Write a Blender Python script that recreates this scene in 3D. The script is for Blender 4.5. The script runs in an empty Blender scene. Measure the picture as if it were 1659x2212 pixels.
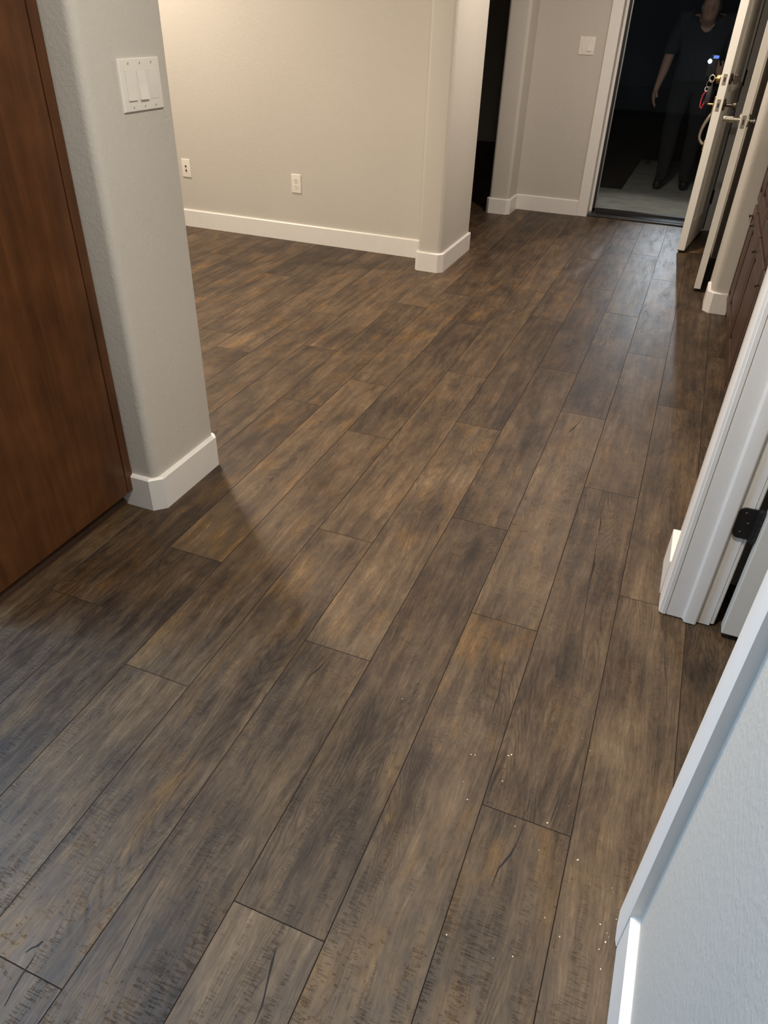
import bpy, bmesh, math, random
from mathutils import Vector, Matrix

random.seed(7)
W = 0.19                     # one floor plank is 0.19 m wide; plan coordinates below are in plank widths
S = bpy.context.scene
COL = S.collection

# ------------------------------------------------------------------ camera
cam_d = bpy.data.cameras.new('camera')
cam = bpy.data.objects.new('camera', cam_d)
COL.objects.link(cam)
cam_d.sensor_fit = 'AUTO'
cam_d.sensor_width = 36.0
cam_d.lens = 25.231
cam_d.clip_start = 0.02
R = ((0.92717899, 0.37348634, 0.02910457),
     (0.2360469, -0.52212058, -0.81955595),
     (-0.29089686, 0.7667451, -0.57225953))
cam.matrix_world = Matrix(((R[0][0], -R[1][0], -R[2][0], 5.552 * W),
                           (R[0][1], -R[1][1], -R[2][1], 0.0),
                           (R[0][2], -R[1][2], -R[2][2], 7.3056 * W),
                           (0, 0, 0, 1)))
S.camera = cam

# ------------------------------------------------------------------ exposure, world
S.view_settings.view_transform = 'Standard'
S.view_settings.look = 'None'
S.view_settings.gamma = 1.0
S.view_settings.use_curve_mapping = False
S.view_settings.exposure = 0.0
S.cycles.use_denoising = True
S.cycles.max_bounces = 8
S.cycles.sample_clamp_indirect = 4.0
wd = bpy.data.worlds.new('night')
S.world = wd
wd.use_nodes = True
wd.node_tree.nodes['Background'].inputs[0].default_value = (0.008, 0.009, 0.013, 1)
wd.node_tree.nodes['Background'].inputs[1].default_value = 0.08


# ------------------------------------------------------------------ lamps of the house
def lamp(name, kind, loc, energy, color, **kw):
    d = bpy.data.lights.new(name, kind)
    o = bpy.data.objects.new(name, d)
    COL.objects.link(o)
    o.location = (loc[0] * W, loc[1] * W, loc[2] * W)
    d.energy = energy
    d.color = color
    for k, v in kw.items():
        if k == 'aim':
            t = Vector((v[0] * W, v[1] * W, v[2] * W)) - o.location
            o.rotation_euler = t.to_track_quat('-Z', 'Y').to_euler()
        else:
            setattr(d, k, v)
    return o


WARM = (1.0, 0.80, 0.60)
NEUT = (1.0, 0.88, 0.76)
COOL = (0.66, 0.82, 1.0)
lamp('dining_downlight', 'AREA', (-6.0, 13.4, 12.6), 60, (1.0, 0.86, 0.70), shape='DISK', size=0.14)
lamp('dining_far_downlight', 'AREA', (-14.0, 21.0, 12.6), 46, (1.0, 0.86, 0.70), shape='DISK', size=0.14)
lamp('kitchen_downlight', 'SPOT', (3.3, 9.0, 12.75), 50, (1.0, 0.88, 0.71), aim=(3.7, 8.4, 0), spot_size=math.radians(72), spot_blend=0.9, shadow_soft_size=0.06)
lamp('kitchen_near_downlight', 'AREA', (4.5, 4.9, 12.7), 37, (1.0, 0.93, 0.82), shape='DISK', size=0.16)
lamp('hall_downlight', 'AREA', (3.0, 25.6, 12.7), 38, (1.0, 0.87, 0.76), shape='DISK', size=0.14)
lamp('kitchen_side_panel', 'AREA', (-7.4, 3.1, 12.7), 72, (0.50, 0.74, 1.0), shape='RECTANGLE', size=0.9, size_y=0.35)
lamp('counter_light', 'AREA', (-6.2, 0.9, 5.4), 20, (0.36, 0.62, 1.0), shape='RECTANGLE', size=0.6, size_y=0.12, aim=(5.0, 2.6, 3.4))
lamp('porch_light', 'SPOT', (3.4, 37.4, 12.2), 44, (1.0, 0.98, 0.88), aim=(3.4, 37.5, 0), spot_size=math.radians(46), spot_blend=0.6,
     shadow_soft_size=0.08)


# ------------------------------------------------------------------ material helpers
class NT:
    def __init__(self, name):
        self.m = bpy.data.materials.new(name)
        self.m.use_nodes = True
        self.t = self.m.node_tree
        self.b = self.t.nodes['Principled BSDF']

    def n(self, typ, **kw):
        nd = self.t.nodes.new(typ)
        for k, v in kw.items():
            if k.startswith('i_'):
                key = k[2:]
                key = int(key) if key.isdigit() else key
                self.put(nd.inputs[key], v)
            else:
                setattr(nd, k, v)
        return nd

    def put(self, sock, v):
        if hasattr(v, 'is_linked') or isinstance(v, bpy.types.NodeSocket):
            self.t.links.new(v, sock)
        else:
            sock.default_value = v

    def math(self, op, a, b=0.0, c=None, clamp=False):
        nd = self.n('ShaderNodeMath', operation=op, use_clamp=clamp)
        self.put(nd.inputs[0], a)
        self.put(nd.inputs[1], b)
        if c is not None:
            self.put(nd.inputs[2], c)
        return nd.outputs[0]

    def vmath(self, op, a, b):
        nd = self.n('ShaderNodeVectorMath', operation=op)
        self.put(nd.inputs[0], a)
        self.put(nd.inputs[1], b)
        return nd.outputs[0]

    def noise(self, vec, scale=1.0, detail=3.0, rough=0.5, dist=0.0):
        nd = self.n('ShaderNodeTexNoise')
        self.put(nd.inputs['Vector'], vec)
        nd.inputs['Scale'].default_value = scale
        nd.inputs['Detail'].default_value = detail
        nd.inputs['Roughness'].default_value = rough
        nd.inputs['Distortion'].default_value = dist
        return nd.outputs['Fac']

    def rng(self, v, a, b, c=0.0, d=1.0):
        nd = self.n('ShaderNodeMapRange')
        self.put(nd.inputs[0], v)
        for i, x in enumerate((a, b, c, d)):
            self.put(nd.inputs[i + 1], x)
        return nd.outputs[0]

    def ramp(self, fac, stops):
        nd = self.n('ShaderNodeValToRGB')
        self.put(nd.inputs[0], fac)
        e = nd.color_ramp.elements
        while len(e) < len(stops):
            e.new(0.5)
        for el, (p, c) in zip(e, stops):
            el.position = p
            el.color = (c[0], c[1], c[2], 1)
        return nd.outputs[0]

    def mix(self, fac, a, b, mode='MIX'):
        nd = self.n('ShaderNodeMix', data_type='RGBA', blend_type=mode)
        self.put(nd.inputs[0], fac)
        for s, v in ((nd.inputs[6], a), (nd.inputs[7], b)):
            if isinstance(v, tuple):
                s.default_value = (v[0], v[1], v[2], 1)
            else:
                self.put(s, v)
        return nd.outputs[2]

    def base(self, v):
        if isinstance(v, tuple):
            self.b.inputs['Base Color'].default_value = (v[0], v[1], v[2], 1)
        else:
            self.put(self.b.inputs['Base Color'], v)

    def bump(self, h, strength, dist):
        nd = self.n('ShaderNodeBump')
        nd.inputs['Strength'].default_value = strength
        nd.inputs['Distance'].default_value = dist
        self.put(nd.inputs['Height'], h)
        self.put(self.b.inputs['Normal'], nd.outputs[0])

    def objco(self):
        return self.n('ShaderNodeTexCoord').outputs['Object']


def simple(name, col, rough=0.5, metal=0.0, var=0.06, scale=30.0, bump=0.0, spec=0.5):
    k = NT(name)
    co = k.objco()
    f = k.noise(co, scale, 3)
    v = k.rng(f, 0.3, 0.7, 1 - var, 1 + var)
    k.base(k.mix(1.0, col, k.n('ShaderNodeCombineColor', i_0=v, i_1=v, i_2=v).outputs[0], 'MULTIPLY'))
    k.b.inputs['Roughness'].default_value = rough
    k.b.inputs['Metallic'].default_value = metal
    k.b.inputs['Specular IOR Level'].default_value = spec
    if bump:
        k.bump(f, bump, 0.002)
    return k.m


def wall_paint(name, col, tex=0.5):
    k = NT(name)
    co = k.objco()
    a = k.noise(co, 105, 2.5, 0.55)
    b = k.noise(co, 34, 2, 0.5)
    h = k.math('ADD', k.rng(a, 0.42, 0.66, 0, 1), k.math('MULTIPLY', b, 0.5))
    big = k.noise(co, 1.3, 2)
    v = k.rng(big, 0.3, 0.7, 0.975, 1.025)
    k.base(k.mix(1.0, col, k.n('ShaderNodeCombineColor', i_0=v, i_1=v, i_2=v).outputs[0], 'MULTIPLY'))
    k.b.inputs['Roughness'].default_value = 0.62
    k.b.inputs['Specular IOR Level'].default_value = 0.3
    k.bump(h, tex, 0.0016)
    return k.m


def plank_wood():
    k = NT('dark_oak_plank')
    uv = k.n('ShaderNodeTexCoord').outputs['UV']
    at = k.n('ShaderNodeAttribute', attribute_name='plank')
    sp = k.n('ShaderNodeSeparateColor', i_0=at.outputs['Color'])
    r, g, b = sp.outputs
    off = k.n('ShaderNodeCombineXYZ', i_0=k.math('MULTIPLY', r, 13.0), i_1=k.math('MULTIPLY', g, 23.0), i_2=k.math('MULTIPLY', b, 9.0)).outputs[0]
    v0 = k.vmath('ADD', uv, off)

    def st(x, y):
        return k.vmath('MULTIPLY', v0, (x, y, 1.0))

    warp = k.noise(st(9, 3.0), 1, 3)
    wv = k.n('ShaderNodeCombineXYZ', i_0=k.math('MULTIPLY', warp, 0.05), i_1=0.0, i_2=0.0).outputs[0]
    v1 = k.vmath('ADD', v0, wv)
    streak = k.noise(k.vmath('MULTIPLY', v1, (38, 2.6, 1)), 1, 6, 0.68)
    fine = k.noise(k.vmath('MULTIPLY', v1, (300, 11, 1)), 1, 4, 0.7)
    fleck = k.noise(k.vmath('MULTIPLY', v1, (150, 38, 1)), 1, 3, 0.7)
    blotch = k.noise(st(8.5, 4.2), 1, 7, 0.66)
    blot2 = k.noise(st(13.0, 4.4), 1, 5, 0.6)
    cat = k.noise(k.vmath('ADD', st(8.0, 1.1), k.n('ShaderNodeCombineXYZ', i_0=k.math('MULTIPLY', k.noise(st(60, 40), 1, 2), 0.05), i_1=0.0, i_2=0.0).outputs[0]), 1, 1.2, 0.4)
    rings = k.math('SINE', k.math('MULTIPLY', cat, 260.0))
    catm = k.rng(k.noise(st(8, 2.0), 1, 2), 0.49, 0.60)
    ringf = k.math('MULTIPLY', k.rng(rings, 0.0, 1.0), catm)
    sawn = k.noise(st(42, 300), 1, 2, 0.5)
    sawm = k.rng(k.noise(st(26, 4.0), 1, 3), 0.50, 0.60)
    saw = k.math('MULTIPLY', k.rng(sawn, 0.53, 0.66), sawm)
    nick = k.rng(k.noise(st(60, 7), 1, 5, 0.7), 0.66, 0.76)
    dint = k.math('MULTIPLY', k.rng(k.noise(st(55, 120), 1, 2, 0.6), 0.62, 0.72), k.rng(blot2, 0.45, 0.6))

    tone = k.math('ADD', k.math('MULTIPLY', k.rng(streak, 0.3, 0.7), 0.34), k.math('MULTIPLY', k.rng(blotch, 0.32, 0.68), 0.32))
    tone = k.math('ADD', tone, k.math('MULTIPLY', k.rng(fine, 0.3, 0.7), 0.20))
    tone = k.math('ADD', tone, k.math('MULTIPLY', k.rng(fleck, 0.3, 0.7), 0.14))
    tone = k.math('ADD', tone, k.rng(g, 0, 1, -0.12, 0.10))
    c = k.ramp(tone, [(0.10, (0.017, 0.0105, 0.0065)), (0.32, (0.042, 0.026, 0.0155)), (0.52, (0.081, 0.052, 0.030)),
                      (0.72, (0.129, 0.085, 0.049)), (0.92, (0.205, 0.143, 0.086))])
    gold = k.math('MULTIPLY', k.rng(blot2, 0.50, 0.68), k.rng(b, 0.1, 0.95, 0.25, 1.0))
    c = k.mix(gold, c, k.mix(1.0, c, (1.48, 1.24, 0.74), 'MULTIPLY'))
    grey = k.math('MULTIPLY', k.rng(blotch, 0.54, 0.36), 0.5)
    lite = k.rng(k.noise(k.vmath('MULTIPLY', v1, (120, 17, 1)), 1, 4, 0.7), 0.56, 0.70)
    c = k.mix(k.math('MULTIPLY', lite, 0.55), c, k.mix(1.0, c, (1.55, 1.5, 1.42), 'MULTIPLY'))
    c = k.mix(grey, c, k.mix(1.0, c, (0.86, 0.90, 1.02), 'MULTIPLY'))
    c = k.mix(k.math('MULTIPLY', ringf, 0.48), c, k.mix(1.0, c, (0.48, 0.45, 0.44), 'MULTIPLY'))
    c = k.mix(k.math('MULTIPLY', saw, 0.36), c, k.mix(1.0, c, (0.50, 0.47, 0.46), 'MULTIPLY'))
    c = k.mix(k.math('MULTIPLY', dint, 0.5), c, k.mix(1.0, c, (0.50, 0.47, 0.46), 'MULTIPLY'))
    c = k.mix(k.math('MULTIPLY', nick, 0.7), c, k.mix(1.0, c, (0.38, 0.36, 0.36), 'MULTIPLY'))
    k.base(c)
    k.put(k.b.inputs['Roughness'], k.rng(fine, 0.3, 0.7, 0.40, 0.54))
    k.b.inputs['Specular IOR Level'].default_value = 0.30
    h = k.math('SUBTRACT', k.math('MULTIPLY', fine, 0.5), k.math('ADD', k.math('MULTIPLY', saw, 0.9), k.math('ADD', k.math('MULTIPLY', ringf, 0.4), k.math('ADD', nick, dint))))
    k.bump(h, 0.7, 0.0013)
    return k.m


def stained_wood(name, dark, mid, light, axis=2):
    k = NT(name)
    co = k.objco()
    sc = [38.0, 38.0, 38.0]
    sc[axis] = 2.4
    sc2 = [300.0, 300.0, 300.0]
    sc2[axis] = 12
    a = k.noise(k.vmath('MULTIPLY', co, tuple(sc)), 1, 4, 0.6)
    f = k.noise(k.vmath('MULTIPLY', co, tuple(sc2)), 1, 2, 0.5)
    p = k.noise(co, 7, 3)
    t = k.math('ADD', k.math('ADD', k.math('MULTIPLY', a, 0.45), k.math('MULTIPLY', f, 0.2)), k.math('MULTIPLY', p, 0.5))
    k.base(k.ramp(k.rng(t, 0.35, 0.85), [(0.0, dark), (0.5, mid), (1.0, light)]))
    k.b.inputs['Roughness'].default_value = 0.38
    k.b.inputs['Specular IOR Level'].default_value = 0.4
    k.bump(f, 0.12, 0.001)
    return k.m


def clear_glass():
    k = NT('storm_glass')
    k.t.nodes.remove(k.b)
    out = [n for n in k.t.nodes if n.type == 'OUTPUT_MATERIAL'][0]
    tr = k.n('ShaderNodeBsdfTransparent')
    tr.inputs[0].default_value = (0.93, 0.95, 0.96, 1)
    gl = k.n('ShaderNodeBsdfGlossy')
    gl.inputs['Roughness'].default_value = 0.02
    sm = k.noise(k.objco(), 3.0, 2)
    fac = k.rng(sm, 0.3, 0.7, 0.007, 0.012)
    mx = k.n('ShaderNodeMixShader', i_0=fac, i_1=tr.outputs[0], i_2=gl.outputs[0])
    k.t.links.new(mx.outputs[0], out.inputs[0])
    return k.m


def glow(name, col, power):
    k = NT(name)
    k.base((0.9, 0.9, 0.9))
    k.b.inputs['Emission Color'].default_value = (col[0], col[1], col[2], 1)
    v = k.noise(k.objco(), 20, 1)
    k.put(k.b.inputs['Emission Strength'], k.rng(v, 0, 1, power * 0.95, power * 1.05))
    return k.m


M = {}
M['wood'] = plank_wood()
M['groove'] = simple('plank_groove', (0.030, 0.021, 0.016), 0.8, spec=0.1)
M['crack'] = simple('plank_crack', (0.022, 0.018, 0.017), 0.7, spec=0.2)
M['wall'] = wall_paint('greige_wall_paint', (0.56, 0.525, 0.47), 0.2)
M['ceil'] = wall_paint('ceiling_paint', (0.72, 0.70, 0.66), 0.5)
M['trim'] = simple('white_trim_paint', (0.80, 0.77, 0.73), 0.38, var=0.015, scale=18)
M['door'] = simple('white_door_paint', (0.74, 0.72, 0.66), 0.4, var=0.015, scale=12)
M['cherry'] = stained_wood('cherry_panel', (0.040, 0.014, 0.004), (0.088, 0.032, 0.010), (0.150, 0.060, 0.021))
M['cherrydk'] = stained_wood('dark_cherry_cabinet', (0.042, 0.022, 0.016), (0.070, 0.038, 0.028), (0.098, 0.056, 0.042))
M['mold'] = stained_wood('dark_shoe_molding', (0.05, 0.024, 0.012), (0.10, 0.05, 0.025), (0.16, 0.085, 0.045), axis=1)
M['toe'] = simple('dark_toe_kick', (0.016, 0.010, 0.008), 0.7)
M['plate'] = simple('white_plastic', (0.80, 0.76, 0.69), 0.35, var=0.01)
M['slot'] = simple('dark_slot', (0.03, 0.025, 0.02), 0.6)
M['screw'] = simple('painted_screw', (0.62, 0.58, 0.52), 0.4)
M['black'] = simple('black_iron', (0.012, 0.012, 0.012), 0.5, 0.2)
M['nickel'] = simple('satin_nickel', (0.52, 0.48, 0.40), 0.32, 1.0)
M['bronze'] = simple('dark_bronze', (0.09, 0.075, 0.06), 0.35, 0.9)
M['brass'] = simple('worn_brass', (0.62, 0.44, 0.20), 0.28, 1.0)
M['alu'] = simple('aluminium_strip', (0.55, 0.56, 0.55), 0.35, 0.9)
M['rubber'] = simple('black_weatherstrip', (0.015, 0.015, 0.016), 0.6)
M['sill'] = simple('dark_metal_sill', (0.06, 0.06, 0.06), 0.3, 0.8)
M['conc'] = simple('patio_concrete', (0.36, 0.35, 0.31), 0.85, var=0.18, scale=6, bump=0.2)
M['soil'] = simple('dark_soil', (0.020, 0.017, 0.014), 0.95, var=0.3, scale=25, bump=0.5)
M['glass'] = clear_glass()
M['counter'] = simple('stone_countertop', (0.20, 0.16, 0.13), 0.3, var=0.3, scale=60)
M['skin'] = simple('skin', (0.42, 0.27, 0.21), 0.55)
M['shirt'] = simple('navy_shirt', (0.020, 0.026, 0.038), 0.9, var=0.15, scale=40)
M['pants'] = simple('dark_trousers', (0.013, 0.014, 0.018), 0.9, var=0.15, scale=40)
M['shoe'] = simple('black_shoe', (0.008, 0.008, 0.008), 0.5)
M['hair'] = simple('dark_hair', (0.02, 0.015, 0.012), 0.6)
M['phone'] = simple('phone_case', (0.02, 0.02, 0.025), 0.4)
M['blue'] = simple('blue_plastic', (0.02, 0.10, 0.55), 0.4)
M['red'] = simple('red_plastic', (0.45, 0.03, 0.05), 0.4)
M['flash'] = glow('phone_torch', (0.80, 0.93, 1.0), 60.0)
M['blueglow'] = glow('blue_case_corner_glow', (0.05, 0.22, 1.0), 0.8)  # emission put into the blue case corner, which is no lamp
M['crumb'] = simple('pale_crumb', (0.70, 0.60, 0.45), 0.8)


# ------------------------------------------------------------------ object helpers
def put(name, bm, mats, parent=None, smooth=None, scale=W):
    """link a bmesh given in plank widths as one mesh object"""
    if scale != 1.0:
        bmesh.ops.scale(bm, vec=(scale, scale, scale), verts=bm.verts)
    bmesh.ops.recalc_face_normals(bm, faces=bm.faces)
    me = bpy.data.meshes.new(name)
    bm.to_mesh(me)
    bm.free()
    for m in (mats if isinstance(mats, (list, tuple)) else [mats]):
        me.materials.append(m)
    if smooth is not None:
        for p in me.polygons:
            p.use_smooth = True
        me.set_sharp_from_angle(angle=math.radians(smooth))
    o = bpy.data.objects.new(name, me)
    COL.objects.link(o)
    if parent is not None:
        o.parent = parent
        bpy.context.view_layer.update()
        o.matrix_parent_inverse = parent.matrix_world.inverted()
    return o


def struct(name, bm, mats, parent=None, smooth=None):
    o = put(name, bm, mats, parent, smooth)
    if parent is None:
        o['kind'] = 'structure'
    return o


def tag(o, label, cat, group=None):
    o['label'] = label
    o['category'] = cat
    if group:
        o['group'] = group
    return o


def empty(name, loc):
    o = bpy.data.objects.new(name, None)
    COL.objects.link(o)
    o.location = (loc[0] * W, loc[1] * W, loc[2] * W)
    o.empty_display_size = 0.05
    return o


def box(bm, x0, x1, y0, y1, z0, z1, bev=0.0, mat=0, seg=2):
    r = bmesh.ops.create_cube(bm, size=1.0)
    vs = r['verts']
    bmesh.ops.scale(bm, vec=(x1 - x0, y1 - y0, z1 - z0), verts=vs)
    bmesh.ops.translate(bm, vec=((x0 + x1) / 2, (y0 + y1) / 2, (z0 + z1) / 2), verts=vs)
    fs = set(f for v in vs for f in v.link_faces)
    for f in fs:
        f.material_index = mat
    if bev:
        es = list(set(e for v in vs for e in v.link_edges))
        r2 = bmesh.ops.bevel(bm, geom=es, offset=bev, segments=seg, profile=0.5, affect='EDGES')
        for f in r2['faces']:
            f.material_index = mat
    return vs


def obox(bm, o, ux, uy, a0, a1, b0, b1, z0, z1, bev=0.0, mat=0):
    """box in a frame: origin o, plan axes ux, uy"""
    before = set(bm.verts)
    box(bm, a0, a1, b0, b1, z0, z1, bev, mat)
    for v in bm.verts:
        if v not in before:
            x, y = v.co.x, v.co.y
            v.co.x = o[0] + ux[0] * x + uy[0] * y
            v.co.y = o[1] + ux[1] * x + uy[1] * y


def prism(bm, pts, z0, z1, mat=0):
    lo = [bm.verts.new((x, y, z0)) for x, y in pts]
    hi = [bm.verts.new((x, y, z1)) for x, y in pts]
    n = len(pts)
    fs = [bm.faces.new(lo[::-1]), bm.faces.new(hi)]
    for i in range(n):
        fs.append(bm.faces.new((lo[i], lo[(i + 1) % n], hi[(i + 1) % n], hi[i])))
    for f in fs:
        f.material_index = mat


def rounded(pts, radii, seg=7):
    """round the corners of a plan polygon"""
    out = []
    n = len(pts)
    for i in range(n):
        p = Vector(pts[i])
        r = radii[i]
        if not r:
            out.append((p.x, p.y))
            continue
        a = (Vector(pts[i - 1]) - p).normalized()
        b = (Vector(pts[(i + 1) % n]) - p).normalized()
        c = p + (a + b) * r
        p0, p1 = p + a * r, p + b * r
        a0 = math.atan2(p0.y - c.y, p0.x - c.x)
        a1 = math.atan2(p1.y - c.y, p1.x - c.x)
        d = (a1 - a0 + math.pi) % (2 * math.pi) - math.pi
        for k in range(seg + 1):
            t = a0 + d * k / seg
            out.append((c.x + r * math.cos(t), c.y + r * math.sin(t)))
    return out


def sweep(bm, path, prof, side=1, cap=True):
    """sweep a profile [(out, z)] along a plan path with mitred corners; side=+1 puts it left of travel"""
    P = [Vector(p) for p in path]
    rings = []
    for i, p in enumerate(P):
        d0 = (P[i] - P[i - 1]).normalized() if i else (P[1] - P[0]).normalized()
        d1 = (P[i + 1] - P[i]).normalized() if i < len(P) - 1 else d0
        n0 = Vector((-d0.y, d0.x)) * side
        n1 = Vector((-d1.y, d1.x)) * side
        m = (n0 + n1)
        m = m / max(m.dot(n0), 1e-6) if m.length > 1e-6 else n0
        rings.append([bm.verts.new((p.x + m.x * o, p.y + m.y * o, z)) for o, z in prof])
    k = len(prof)
    for a, b in zip(rings[:-1], rings[1:]):
        for j in range(k):
            bm.faces.new((a[j], a[(j + 1) % k], b[(j + 1) % k], b[j]))
    if cap:
        bm.faces.new(rings[0])
        bm.faces.new(rings[-1][::-1])


def cyl(bm, p0, p1, r0, r1=None, seg=20, mat=0):
    r1 = r0 if r1 is None else r1
    p0, p1 = Vector(p0), Vector(p1)
    d = (p1 - p0)
    q = d.to_track_quat('Z', 'Y')
    A, B = [], []
    for i in range(seg):
        t = 2 * math.pi * i / seg
        c = Vector((math.cos(t), math.sin(t), 0))
        A.append(bm.verts.new(p0 + q @ (c * r0)))
        B.append(bm.verts.new(p1 + q @ (c * r1)))
    fs = [bm.faces.new(A[::-1]), bm.faces.new(B)]
    for i in range(seg):
        fs.append(bm.faces.new((A[i], A[(i + 1) % seg], B[(i + 1) % seg], B[i])))
    for f in fs:
        f.material_index = mat


def tube(bm, pts, r, seg=10, mat=0):
    """tube along points; r a number or a list"""
    P = [Vector(p) for p in pts]
    rings = []
    up = None
    for i, p in enumerate(P):
        d = (P[min(i + 1, len(P) - 1)] - P[max(i - 1, 0)]).normalized()
        if up is None:
            up = d.orthogonal().normalized()
        else:
            up = (up - d * up.dot(d)).normalized()
        w = d.cross(up)
        rr = r[i] if isinstance(r, (list, tuple)) else r
        rings.append([bm.verts.new(p + (up * math.cos(2 * math.pi * k / seg) + w * math.sin(2 * math.pi * k / seg)) * rr) for k in range(seg)])
    fs = []
    for a, b in zip(rings[:-1], rings[1:]):
        for k in range(seg):
            fs.append(bm.faces.new((a[k], a[(k + 1) % seg], b[(k + 1) % seg], b[k])))
    fs += [bm.faces.new(rings[0][::-1]), bm.faces.new(rings[-1])]
    for f in fs:
        f.material_index = mat


def lathe(bm, base, axis, prof, seg=24, mat=0):
    """revolve [(distance along axis, radius)]"""
    base, axis = Vector(base), Vector(axis).normalized()
    q = axis.to_track_quat('Z', 'Y')
    rings = []
    for d, r in prof:
        rings.append([bm.verts.new(base + axis * d + q @ Vector((math.cos(2 * math.pi * k / seg) * r, math.sin(2 * math.pi * k / seg) * r, 0))) for k in range(seg)])
    fs = []
    for a, b in zip(rings[:-1], rings[1:]):
        for k in range(seg):
            fs.append(bm.faces.new((a[k], a[(k + 1) % seg], b[(k + 1) % seg], b[k])))
    fs += [bm.faces.new(rings[0][::-1]), bm.faces.new(rings[-1])]
    for f in fs:
        f.material_index = mat


def NB():
    return bmesh.new()


CEIL = 12.9
BBH = 0.63                     # baseboard height
BBT = 0.085                    # baseboard thickness
BBP = [(0, 0), (BBT, 0), (BBT, BBH - 0.03), (BBT - 0.03, BBH), (0, BBH)]

# ================================================================== SETTING
# ---- floor: individual planks with bevelled joints inside one mesh
LEN = 7.245
SEAM = {-5: 14.99, -4: 11.2, -3: 16.08, -2: 5.82, -1: 7.41, 0: 5.04, 1: 8.87, 2: 6.40, 3: 2.90, 4: 7.90, 5: 4.90, 6: 9.20, 7: 5.6}
bm = NB()
uvl = bm.loops.layers.uv.new('UVMap')
col = bm.loops.layers.float_color.new('plank')
rng = random.Random(11)
GX, GY, GD = 0.0060, 0.0056, 0.0060
X0, X1, Y0, Y1 = -27, 13, -12.0, 35.6
for row in range(X0, X1):
    s = SEAM.get(row, rng.uniform(0, LEN))
    YE = 55.0 if row < -2 else Y1
    ys = [Y0]
    y = s - math.ceil((s - Y0) / LEN) * LEN
    while y < YE:
        if y > Y0 + 0.3:
            ys.append(y)
        y += LEN
    if YE - ys[-1] > 0.02:
        ys.append(YE)
    for a, b in zip(ys[:-1], ys[1:]):
        c = (rng.random(), rng.random(), rng.random(), 1.0)
        v0 = rng.uniform(0, 30)
        gx = GX
        inner = [(row + gx, a + GY, 0), (row + 1 - gx, a + GY, 0), (row + 1 - gx, b - GY, 0), (row + gx, b - GY, 0)]
        outer = [(row, a, -GD), (row + 1, a, -GD), (row + 1, b, -GD), (row, b, -GD)]
        vi = [bm.verts.new(p) for p in inner]
        vo = [bm.verts.new(p) for p in outer]
        f = bm.faces.new(vi)
        f.material_index = 0
        fs = [f]
        for i in range(4):
            g = bm.faces.new((vi[i], vo[i], vo[(i + 1) % 4], vi[(i + 1) % 4]))
            g.material_index = 1
            fs.append(g)
        for f in fs:
            for lp in f.loops:
                lp[uvl].uv = ((lp.vert.co.x - row) * W, (lp.vert.co.y - a) * W)
                lp[col] = c
# splits in the plank print: thin dark slivers lying in the surface
CRACKS = [([(2.46, 6.36), (2.44, 6.12), (2.41, 5.98), (2.36, 5.84), (2.37, 5.60)], [.006, .009, .022, .018, .004]),
          ([(5.39, 11.75), (5.42, 11.3), (5.46, 11.05), (5.47, 10.6), (5.49, 10.2), (5.51, 9.95), (5.52, 9.8), (5.53, 9.3), (5.55, 8.9), (5.57, 8.5), (5.60, 8.0)],
           [.002, .006, .020, .006, .010, .018, .034, .012, .010, .007, .002]),
          ([(4.70, 7.15), (4.72, 6.95), (4.77, 6.6), (4.77, 6.3), (4.80, 6.06)], [.003, .009, .008, .012, .003]),
          ([(5.50, 4.86), (5.47, 4.6), (5.44, 4.45), (5.36, 4.25), (5.34, 4.05)], [.005, .008, .022, .020, .005]),
          ([(1.545, 1.88), (1.53, 1.83), (1.49, 1.79), (1.47, 1.74)], [.020, .028, .022, .008]),
          ([(1.56, 1.78), (1.575, 1.70), (1.58, 1.58), (1.60, 1.45), (1.63, 1.33)], [.004, .010, .013, .016, .008]),
          ([(3.60, 2.68), (3.63, 2.55), (3.66, 2.42), (3.70, 2.28), (3.72, 2.20), (3.73, 2.05)], [.004, .028, .018, .014, .016, .006]),
          ([(6.74, 8.3), (6.77, 7.9), (6.82, 7.6), (6.84, 7.2)], [.003, .010, .007, .002]),
          ([(4.49, 15.05), (4.46, 14.7), (4.40, 14.4), (4.33, 14.15)], [.006, .012, .035, .006]),
          ([(5.80, 5.35), (5.78, 5.2), (5.765, 5.08), (5.76, 4.98)], [.004, .014, .012, .004]),
          ([(1.10, 10.0), (1.13, 9.6), (1.15, 9.2)], [.003, .010, .003]),
          ([(-1.5, 6.5), (-1.42, 6.1), (-1.38, 5.9)], [.003, .012, .003]),
          ([(2.2, 2.9), (2.22, 2.5), (2.26, 2.2), (2.3, 1.9)], [.003, .008, .012, .003])]
for pts, ws in CRACKS:
    jr = random.Random(len(pts))
    L, Rr = [], []
    for (x, y), w in zip(pts, ws):
        w *= 0.55
        L.append(bm.verts.new((x - w * jr.uniform(.7, 1.2), y, 0.0009)))
        Rr.append(bm.verts.new((x + w * jr.uniform(.7, 1.2), y, 0.0009)))
    for i in range(len(L) - 1):
        f = bm.faces.new((L[i], L[i + 1], Rr[i + 1], Rr[i]))
        f.material_index = 2
struct('floor', bm, [M['wood'], M['groove'], M['crack']])

bm = NB()
box(bm, -27, 13, -12, 36.4, CEIL, CEIL + 0.4)
box(bm, -27, -2.73, 36.4, 55.4, CEIL, CEIL + 0.4)
struct('ceiling', bm, M['ceil'])


def wallmesh(name, pts, radii=None, z0=0.0, z1=CEIL, mat='wall'):
    bm = NB()
    prism(bm, rounded(pts, radii) if radii else pts, z0, z1)
    return struct(name, bm, M[mat], smooth=40)


R_ = 0.14
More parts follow.
